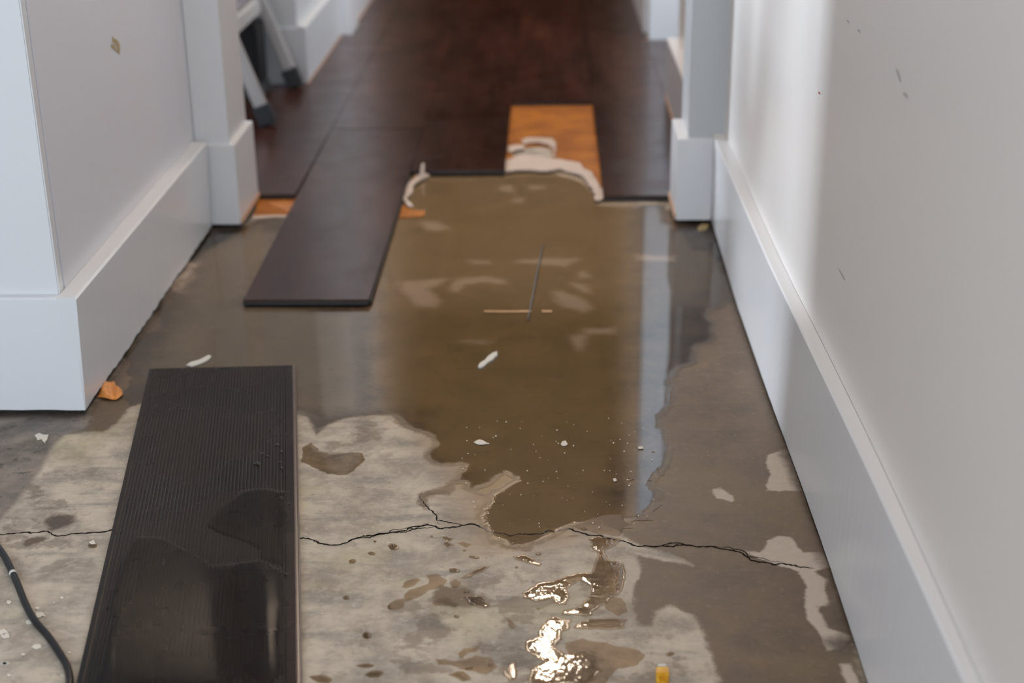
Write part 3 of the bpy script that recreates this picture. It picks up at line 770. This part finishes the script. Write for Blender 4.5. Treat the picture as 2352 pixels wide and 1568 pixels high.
# the loose plank sticking out of the laid floor
e = empty('laminate_plank', (-.435, 2.455, .001))
bm = bmesh.new(); lay = bm.verts.layers.float.new('tone')
add_box(bm, -.5555, -.3200, 2.462, 3.695, .0035, .0125, .0006); bm.verts.ensure_lookup_table()
for v in bm.verts:
    v[lay] = .35
    v.co.x += (.009 if v.co.x < -.44 else -.0012) * (3.695 - v.co.y) / 1.23
bm_ob('board', bm, M_LAM, e)
bm = bmesh.new(); add_box(bm, -.5465, -.3215, 2.4575, 2.4618, .0035, .0100, .0004); bm_ob('end_tongue', bm, M_LAMEDGE, e)
bm = bmesh.new(); add_box(bm, -.3207, -.3175, 2.465, 3.28, .0035, .0085, .0004); bm_ob('side_tongue', bm, M_LAMEDGE, e)
bm = bmesh.new(); add_box(bm, -.545, -.322, 2.463, 2.99, .0012, .0034, .0003); bm_ob('foam_backing', bm, M_BLACK, e)
tag(e, 'long dark brown laminate plank sticking out from the laid floor over wet concrete', 'plank')
bm = bmesh.new()
for x0, x1, y in ((-.3196, -.1020, 3.3005), (.1180, .2560, 3.0905), (-.1005, .1165, 3.9815), (-.63, -.5575, 3.1115)):
    add_box(bm, x0, x1, y, y + .0033, LZ0, .0095, .0003)
struct(bm_ob('trim_9', bm, M_LAMEDGE))

# ------------------------------------------------------------------ upside-down plank in the foreground, ribbed back up
BT = .0095
A = np.array(F(343, 846, BT)[:2]); B = np.array(F(671, 838, BT)[:2]); C = np.array(F(175, 1568, BT)[:2]); D_ = np.array(F(680, 1568, BT)[:2])
ext = 0.30
C2 = A + (C - A) * (1 + ext); D2 = B + (D_ - B) * (1 + ext)
e = empty('laminate_plank', (float((A[0] + D2[0]) / 2), float((A[1] + D2[1]) / 2), .0005))
prof = []                                         # (t across, z)
NR = 44
m0, m1 = .030, .045
prof.append((0, BT - .0006)); prof.append((m0 * .8, BT - .0003))
for k in range(NR):
    a0 = m0 + (1 - m0 - m1) * k / NR; w = (1 - m0 - m1) / NR
    prof += [(a0 + w * .10, BT - .0008), (a0 + w * .30, BT), (a0 + w * .70, BT), (a0 + w * .90, BT - .0008)]
prof += [(1 - m1, BT - .0001), (1.0, BT - .0001)]
vs = []; fs = []; NS = 24
for s in range(NS + 1):
    t = s / NS; Lp = A + (C2 - A) * t; Rp = B + (D2 - B) * t
    for (u, z) in prof: q = Lp + (Rp - Lp) * u; vs.append((q[0], q[1], z))
    for u, z in ((1.0, .0012), (0.0, .0012)): q = Lp + (Rp - Lp) * u; vs.append((q[0], q[1], z))
n = len(prof) + 2
for s in range(NS):
    for k in range(n): fs.append((s * n + k, s * n + (k + 1) % n, (s + 1) * n + (k + 1) % n, (s + 1) * n + k))
fs.append(tuple(range(n))[::-1]); fs.append(tuple(NS * n + k for k in range(n)))
mesh_ob('ribbed_board', vs, fs, M_BACK, e)
def edge_strip(P0, P1, out, prof, name, mat):
    vs = []; fs = []; n = len(prof)
    for p in (P0, P1):
        for o_, z in prof: q = p + out * o_; vs.append((q[0], q[1], z))
    for k in range(n): fs.append((k, (k + 1) % n, n + (k + 1) % n, n + k))
    fs.append(tuple(range(n))[::-1]); fs.append(tuple(range(n, 2 * n)))
    return mesh_ob(name, vs, fs, mat, e)
out_r = np.array([D_[1] - B[1], -(D_[0] - B[0])]); out_r /= -np.linalg.norm(out_r)
M_TONGUE = simple('plank_click_edge', lin(88, 74, 68), 0.3, 0.5, 0.25, 60)
edge_strip(B, D2, out_r, [(.0002, .0085), (.0012, .0085), (.0016, .0062), (.0042, .0058), (.0050, .0066), (.0062, .0062), (.0064, .0030), (.0002, .0030)], 'click_edge', M_TONGUE)
tag(e, 'dark plank lying upside down on the concrete with its finely ribbed back up', 'plank')
# water films lying on its back
def on_plank(pl): return [F(x, y, BT) for x, y in pl]
puddle(on_plank(z7([(820, 690), (965, 690), (1100, 760), (1270, 862), (1400, 850), (1560, 825), (1700, 900), (1730, 1100), (1700, 1500), (1600, 1590), (560, 1590), (640, 1100), (720, 900)])),
       'broad sheet of water on the lower half of the upside-down plank', 'water film', 'water_film', seed=61, amp=.05, target=.008, z0=BT + .0002, depth=.0003, mat=M_WATER_CLEAR)
puddle(on_plank(z7([(1235, 618), (1330, 500), (1450, 410), (1600, 400), (1740, 420), (1745, 780), (1700, 860), (1575, 820), (1560, 760), (1400, 690)])),
       'smooth patch of water at the right side of the upside-down plank', 'water film', 'water_film', seed=62, amp=.05, target=.008, z0=BT + .0002, depth=.0003, mat=M_WATER_CLEAR)
for i, (u, v, a, b) in enumerate([(1690, 182, 10, 9), (1690, 280, 9, 9), (1680, 245, 8, 6), (1605, 208, 8, 6), (1545, 253, 20, 12), (1685, 460, 14, 14), (1735, 493, 12, 8), (1712, 917, 13, 12), (1640, 635, 7, 4), (1665, 140, 14, 10), (1575, 195, 14, 8), (1660, 545, 8, 5)]):
    ring = [(u + a * math.cos(k * .6283), v + b * math.sin(k * .6283)) for k in range(10)]
    puddle(on_plank(z7(ring)), 'bead of water standing on the ribbed back of the upside-down plank', 'drop', 'water_drop', 'beads of water on the upside-down plank', seed=500 + i, amp=.04, target=.003, z0=BT + .0002, depth=.0016, soft=.002, mat=M_WATER_CLEAR, grid=.002)

# ------------------------------------------------------------------ orange underlay
def sheet(name, outline, z0, z1, mat, parent=None, holes=(), seed=1, amp=.06, target=.006, curl=None):
    """thin extruded sheet with an outline; curl(x, y) lifts it"""
    loops = [ragged(outline, amp, target, seed)] + [ragged(h, amp, target, seed + 9) for h in holes]
    V = []; E = []
    for l in loops:
        b = len(V); V += [Vector(p) for p in l]; E += [(b + i, b + (i + 1) % len(l)) for i in range(len(l))]
    ov, oe, of, *_ = geometry.delaunay_2d_cdt(V, E, [], 0, 1e-7)
    P = np.array([[v.x, v.y] for v in ov]); cen = np.array([P[list(f)].mean(0) for f in of])
    ok = inside(np.array(loops[0]), cen)
    for h in loops[1:]: ok &= ~inside(np.array(h), cen)
    lift = [curl(x, y) if curl else 0. for x, y in P]
    bm = bmesh.new()
    T = [bm.verts.new((x, y, z1 + l)) for (x, y), l in zip(P, lift)]
    fs = []
    for f, k in zip(of, ok):
        if k: fs.append(bm.faces.new([T[i] for i in f]))
    bmesh.ops.recalc_face_normals(bm, faces=bm.faces)
    if sum(f.normal.z for f in bm.faces) < 0: bmesh.ops.reverse_faces(bm, faces=bm.faces)
    r = bmesh.ops.extrude_face_region(bm, geom=fs)
    nv = [g for g in r['geom'] if isinstance(g, bmesh.types.BMVert)]
    for v in nv: v.co.z -= (z1 - z0)
    bmesh.ops.delete(bm, geom=[v for v in bm.verts if not v.link_faces], context='VERTS')
    return bm_ob(name, bm, mat, parent)

e = empty('underlay_sheet', F(1270, 330))
hole = px_poly(zo([(1238, 545), (1260, 515), (1345, 470), (1480, 462), (1595, 475), (1605, 520), (1600, 562), (1420, 562), (1250, 558)]))
sheet('orange_film', px_poly([(1150, 200), (1400, 200), (1405, 300), (1398, 400), (1386, 462)] + zo([(1990, 900), (1950, 790), (1850, 690), (1700, 660), (1500, 640), (1300, 620), (1190, 650)]) + [(1145, 385), (1150, 300)]), .0012, .0026, M_ORANGE, e, [hole], 3)
fo = lambda h: (lambda x, y: h * (0.5 + .5 * math.sin(x * 60) * math.cos(y * 45)))
sheet('torn_foam_edge', px_poly(zo([(1180, 600), (1320, 555), (1500, 573), (1700, 598), (1850, 630), (1960, 720), (2020, 820), (2052, 955), (2020, 968), (1985, 960), (1960, 850), (1900, 772), (1840, 732), (1720, 704), (1680, 684), (1560, 702), (1400, 688), (1290, 692), (1180, 705)])),
      .0028, .0062, M_FOAM, e, (), 4, .08, .005, fo(.003))
sheet('torn_foam_edge', px_poly(zo([(1198, 480), (1260, 462), (1340, 466), (1352, 500), (1280, 512), (1225, 535), (1200, 520)])), .0028, .006, M_FOAM, e, (), 5, .08, .005, fo(.003))
sheet('torn_foam_edge', px_poly(zo([(1325, 425), (1400, 400), (1500, 398), (1600, 410), (1642, 448), (1635, 485), (1600, 490), (1560, 462), (1480, 448), (1400, 448), (1340, 452)])), .0028, .006, M_FOAM, e, (), 6, .08, .005, fo(.004))
sheet('torn_foam_edge', px_poly(zo([(1605, 490), (1640, 500), (1636, 562), (1602, 566), (1612, 530)])), .0028, .006, M_FOAM, e, (), 7, .08, .005, fo(.002))
tag(e, 'orange underlay sheet in the gap of a missing plank, torn white foam along its edge', 'underlay')
clip = lambda P: [(max(p[0], -.3160), p[1], p[2]) for p in P]
e = empty('underlay_scrap', F(950, 450))
sheet('orange_film', clip(px_poly([(945, 398), (966, 402)] + zo([(425, 705), (340, 810), (270, 960)]) + [(928, 466), (912, 468), (900, 440)])), .0010, .0022, M_ORANGE, e, (), 13)
sheet('orange_film', clip(px_poly([(905, 466)] + zo([(240, 975), (300, 1015), (345, 1030), (400, 1045), (452, 1035), (456, 1085), (380, 1094), (280, 1104), (205, 1104)]) + [(898, 500)])), .0010, .0024, M_ORANGE, e, (), 14)
vs_ = zo([(412, 735), (470, 715), (495, 735), (425, 775), (345, 855), (295, 940), (352, 1018), (312, 1022), (245, 965), (262, 900), (312, 805), (390, 735)])
sheet('torn_foam_edge', clip(px_poly(vs_)), .0024, .0060, M_FOAM, e, (), 15, .06, .005, fo(.003))
b0 = F(*zo([(436, 735)])[0], .008)
pth = smooth_path([b0, (b0[0] - .001, b0[1] + .004, .022), (b0[0] + .0005, b0[1] + .012, .038)], 5)
vs, fs = [], []
for i, p in enumerate(pth):
    w = .0062 - .0030 * i / len(pth)
    for dx, dy in ((-w, -.0008), (w, -.0008), (w, .0012), (-w, .0012)): vs.append((p[0] + dx, p[1] + dy, p[2]))
for i in range(len(pth) - 1):
    for k in range(4): fs.append((i * 4 + k, i * 4 + (k + 1) % 4, (i + 1) * 4 + (k + 1) % 4, (i + 1) * 4 + k))
fs += [(3, 2, 1, 0), tuple((len(pth) - 1) * 4 + k for k in range(4))]
mesh_ob('foam_flap', vs, fs, M_FOAM, e)
tag(e, 'orange underlay scrap with curling white foam beside the plank that sticks out', 'underlay')
e = empty('underlay_strip', F(630, 478))
sheet('orange_film', px_poly([(592, 452), (690, 450), (676, 496), (640, 495), (583, 497)]), .0010, .0030, M_ORANGE, e, (), 16)
sheet('foam_layer', px_poly([(583, 495), (640, 493), (676, 494), (675, 502), (630, 500), (580, 503)]), .0006, .0022, M_FOAM, e, (), 17)
tag(e, 'short orange underlay strip between the left door post and the plank', 'underlay')
# crumpled scrap by the near left corner
def crumple(name, outline, z, h, mat, seed, parent=None):
    poly = np.array(ragged(outline, .08, .006, seed)); r = random.Random(seed)
    lo, hi = poly.min(0), poly.max(0); g = .004
    X, Y = np.meshgrid(np.arange(lo[0], hi[0], g), np.arange(lo[1], hi[1], g)); c = np.stack([X.ravel(), Y.ravel()], 1); c = c[inside(poly, c)]
    c = c[dist_to(poly, c) > .0015]
    V = [Vector(p) for p in np.concatenate([poly, c]).tolist()]; n = len(poly)
    ov, oe, of, *_ = geometry.delaunay_2d_cdt(V, [(i, (i + 1) % n) for i in range(n)], [], 0, 1e-7)
    P = np.array([[v.x, v.y] for v in ov]); ok = inside(poly, np.array([P[list(f)].mean(0) for f in of]))
    zz = z + h * (0.35 + .35 * np.sin(P[:, 0] * 260 + P[:, 1] * 90) * .6 + .3 * (P[:, 1] - lo[1]) / (hi[1] - lo[1])) * np.minimum(1, dist_to(poly, P) / .006 + .25)
    o = mesh_ob(name, np.column_stack([P, zz]), [tuple(f) for f, k in zip(of, ok) if k], mat, parent)
    md = o.modifiers.new('thickness', 'SOLIDIFY'); md.thickness = .0009; md.offset = 1
    return o
o = crumple('underlay_scrap', px_poly([(224, 914), (235, 888), (262, 880), (275, 896), (280, 912), (268, 920), (245, 918)]), .001, .013, M_SCRAP, 71)
tag(o, 'small crumpled orange scrap lying against the foot of the near left baseboard', 'scrap')

# ------------------------------------------------------------------ small debris
def chip(name, pl, label, cat, mat, h=.0012, seed=1, group=None, z=.0008, amp=.1):
    o = sheet(name, px_poly(pl), z, z + h, mat, None, (), seed, amp, .003)
    return tag(o, label, cat, group)
chip('caulk_strip', [(1098, 846), (1103, 838), (1115, 830), (1122, 822), (1132, 815), (1142, 812), (1143, 818), (1135, 826), (1122, 835), (1110, 845), (1102, 848)], 'curled white caulk strip lying in the middle of the water sheet', 'caulk strip', M_CAULK, .003, 81, z=.0014)
chip('caulk_strip', [(428, 842), (436, 836), (460, 829), (480, 819), (486, 822), (474, 832), (450, 842), (440, 845)], 'pale caulk strip lying above the far end of the upside-down plank', 'caulk strip', M_CAULK, .002, 82, z=.0014)
chip('paint_chip', [(80, 1002), (90, 996), (98, 1000), (112, 1000), (108, 1012), (104, 1020), (96, 1010), (86, 1012)], 'white paint chip in the dirt near the foot of the left corner', 'paint chip', M_CHIP, .0012, 83)
chip('paint_chip', [(1088, 1018), (1100, 1012), (1110, 1014), (1124, 1021), (1110, 1023), (1096, 1022)], 'flat pale paint chip in the water sheet, left of the round white chip', 'paint chip', M_CHIP, .0008, 84, z=.0014)
chip('paint_chip', [(1288, 1022), (1292, 1016), (1300, 1015), (1304, 1022), (1298, 1026), (1291, 1026)], 'round white paint chip in the lower half of the water sheet', 'paint chip', M_CHIP, .001, 85, z=.0014)
chip('paint_chip', [(1465, 1029), (1476, 1028), (1478, 1032), (1467, 1033)], 'tiny oblong white chip beside the pale vertical reflection in the water', 'paint chip', M_CHIP, .001, 86, z=.0014)
chip('paint_chip', [(1408, 1102), (1415, 1101), (1417, 1106), (1410, 1108)], 'small round white chip above the crest of the crack', 'paint chip', M_CHIP, .001, 87, z=.0014)
chip('paint_chip', [(205, 1247), (216, 1242), (220, 1250), (210, 1252)], 'white chip on the dry concrete just left of the upside-down plank', 'paint chip', M_CHIP, .001, 88)
chip('wood_splinter', [(1112, 715), (1222, 715), (1222, 719), (1112, 719)], 'thin straight tan splinter lying across the water sheet', 'splinter', M_SPLINT, .001, 89, z=.0014, amp=.01)
chip('wood_splinter', [(1245, 715), (1268, 715), (1268, 719), (1245, 719)], 'short tan splinter in line with and right of the long one', 'splinter', M_SPLINT, .001, 90, z=.0014, amp=.01)
chip('leaf_scrap', [(1602, 524), (1612, 516), (1628, 518), (1620, 530), (1608, 532)], 'yellowish scrap in the dark corner at the foot of the right door post', 'scrap', M_STAIN, .002, 91)
a_, b_ = F(1213, 736, .002), F(1247, 562, .004)
vs, fs = tube(smooth_path([a_, ((a_[0] + b_[0]) / 2, (a_[1] + b_[1]) / 2, .005), b_], 6), .0013, 8)
tag(mesh_ob('wire', vs, fs, M_WIRE, None, True), 'thin dark straight wire lying in the water sheet', 'wire')
# cable on the left
cp = [(-900, 1010), (-600, 1030), (-330, 1060), (-140, 1130), (-60, 1190), (0, 1262), (22, 1300), (40, 1340), (58, 1385), (80, 1425), (110, 1460), (136, 1498), (154, 1530), (160, 1565), (152, 1600), (130, 1680)]
path = [F(x, y, .0048) for x, y in cp]
vs, fs = tube(smooth_path(path, 8), .0042, 12)
e = empty('electric_cable', F(58, 1385))
mesh_ob('sheath', vs, fs, M_CABLE, e, True)
q = smooth_path(path, 8); s0, s1 = q[51], q[52]
vs, fs = tube([s0, s0 + (s1 - s0) * .9], .0046, 12)
mesh_ob('tape_band', vs, fs, M_CAULK, e, True)['label'] = 'pale band of tape'
tag(e, 'black electric cable snaking over the concrete left of the upside-down plank', 'cable')
# amber plastic spacer at the front edge
tx, ty, _ = F(1519, 1552)
e = empty('plastic_spacer', (tx, ty - .01, .0006))
bm = bmesh.new(); add_box(bm, tx - .0068, tx + .0068, ty - .016, ty - .004, .0006, .0155, .0012); bm_ob('spacer_body', bm, M_AMBER, e)
bm = bmesh.new(); add_box(bm, tx - .0045, tx + .0045, ty - .0038, ty - .001, .0130, .0165, .0006); bm_ob('white_tip', bm, M_CAULK, e)
tag(e, 'small glossy amber plastic block at the front edge of the floor', 'spacer')
# pale chips: painted glints and bubbles on the water, paint specks by the cable
r = random.Random(21)
SPK = []
for _ in range(95): SPK.append((r.uniform(1060, 1500), r.uniform(960, 1215), .0015))
for _ in range(34): SPK.append((r.uniform(-5, 230) , r.uniform(1370, 1560), .0004))
n_s = 0
for (x, y, z) in SPK:
    if z < .001 and x > 20 + (1560 - y) * .6 and r.random() < .6: continue
    sz = (r.choice((.7, .9, 1.1, 1.4, 2.0)) if z > .001 else (r.uniform(3, 13) if x < 90 else r.uniform(2, 6)))
    ring = [(x + sz * math.cos(k) * r.uniform(.5, 1.3), y + sz * .6 * math.sin(k) * r.uniform(.7, 1.2)) for k in np.linspace(0, 6.283, 7)[:-1]]
    if z < .001 and x > 160: continue
    wet = z > .001
    chip('paint_glint_speck', ring, 'tiny pale chip standing for glints and bubbles on the lower end of the water sheet' if wet else 'pale paint speck on the floor beside the black cable', 'speck', M_CHIP, .0006, 600 + n_s, 'glint and bubble chips on the water' if wet else 'paint specks beside the cable', z=z if wet else .0006)
    n_s += 1

# ------------------------------------------------------------------ marks on the walls (parts of the wall)
def wall_mark(pl, X, out, mat, name, parent):
    P = [at_x(x, y, X + out) for x, y in pl]
    mesh_ob(name, P, [tuple(range(len(P)))], mat, parent)
wall_mark([(258, 82), (262, 88), (270, 92), (276, 104), (275, 126), (270, 118), (268, 104), (264, 97), (258, 98)], XW, .0006, M_STAIN, 'glue_mark', wl)
wall_mark([(254, 104), (264, 100), (266, 112), (272, 122), (262, 114), (256, 108)], XW, .0006, M_STAIN, 'glue_mark', wl)
wr = bpy.data.objects['wall_right']; br = bpy.data.objects['baseboard_right']
def right_mark(pl, mat, name, parent, off=.0008, base=False):
    P = []
    for x, y in pl:
        X = .36
        for _ in range(6): X = (lerp(at_x(x, y, X)[1], xt_, xt_v) if base else sm(at_x(x, y, X)[1]))
        P.append(at_x(x, y, X - off))
    mesh_ob(name, P, [tuple(range(len(P)))], mat, parent)
right_mark([(1944, 45), (1948, 48), (1950, 53), (1946, 50)], M_SCUFF, 'scuff', wr)
right_mark([(1969, 66), (1974, 70), (1976, 76), (1971, 72)], M_SCUFF, 'scuff', wr)
right_mark([(1879, 210), (1882, 212), (1883, 217), (1880, 215)], M_REDMARK, 'red_mark', wr)
right_mark([(2072, 212), (2080, 214), (2087, 226), (2078, 222)], M_SCUFF, 'scuff', wr)
right_mark([(2056, 155), (2060, 160), (2070, 188), (2066, 186)], M_SCUFF, 'scuff', wr)
right_mark([(1924, 615), (1928, 620), (1942, 645), (1938, 642)], M_SCUFF, 'scuff', wr)

# ------------------------------------------------------------------ step ladder in the recess
fy0, fy1 = 3.74, 4.19
fx = -.735
lean = .34
e = empty('step_ladder', (-.95, 4.0, .0125))
def rail(y0, zt, name, xf, ln, sgn=-1, w=.022, d=.034):
    bm = bmesh.new()
    p0, p1 = Vector((xf, y0, .045)), Vector((xf + sgn * ln * (zt - .0125), y0, zt))
    ax = (p1 - p0).normalized(); L = (p1 - p0).length
    rot = Vector((0, 0, 1)).rotation_difference(ax).to_matrix().to_4x4()
    add_box(bm, -d / 2, d / 2, -w / 2, w / 2, 0, L, .005, Matrix.Translation(p0) @ rot)
    rl = bm_ob(name, bm, M_LADDER, e)
    bm = bmesh.new()
    add_box(bm, -d / 2 - .006, d / 2 + .006, -w / 2 - .005, w / 2 + .005, -.004, .05, .004, Matrix.Translation(p0 - ax * .028) @ rot)
    for v in bm.verts: v.co.z = max(v.co.z, .0127)
    bm_ob('rubber_foot', bm, M_RUBBER, rl)
rail(fy0, .95, 'front_leg', fx, lean); rail(fy1, .95, 'front_leg', fx, lean)
rail(fy0 + .02, .78, 'rear_leg', fx - .62, .22, 1); rail(fy1 - .02, .78, 'rear_leg', fx - .62, .22, 1)
for i, (z, dep) in enumerate(((.248, .19), (.50, .19), (.74, .26))):
    xs = fx - lean * z
    bm = bmesh.new(); add_box(bm, xs - dep, xs + .012, fy0 + .012, fy1 - .012, z - .022, z + .018, .004)
    s = bm_ob('step', bm, M_LADDER, e)
    bm = bmesh.new(); add_box(bm, xs - dep + .012, xs - .006, fy0 + .02, fy1 - .02, z + .0182, z + .0215, .001); bm_ob('grip_mat', bm, M_TREAD, s)
tag(e, 'grey folding step ladder with dark rubber feet standing in the recess behind the left post', 'ladder')
# black box behind it
e = empty('storage_box', (-1.05, 4.1, .0125))
bm = bmesh.new(); add_box(bm, -1.26, -.80, 4.05, 4.172, .045, .214, .006); bm_ob('box_body', bm, M_BLACK, e)
bm = bmesh.new(); add_box(bm, -1.27, -.795, 4.045, 4.175, .0126, .0445, .003); bm_ob('plinth', bm, M_RUBBER, e)['label'] = 'dark grey base of the box'
tag(e, 'black box on a dark grey base behind the step ladder', 'box')
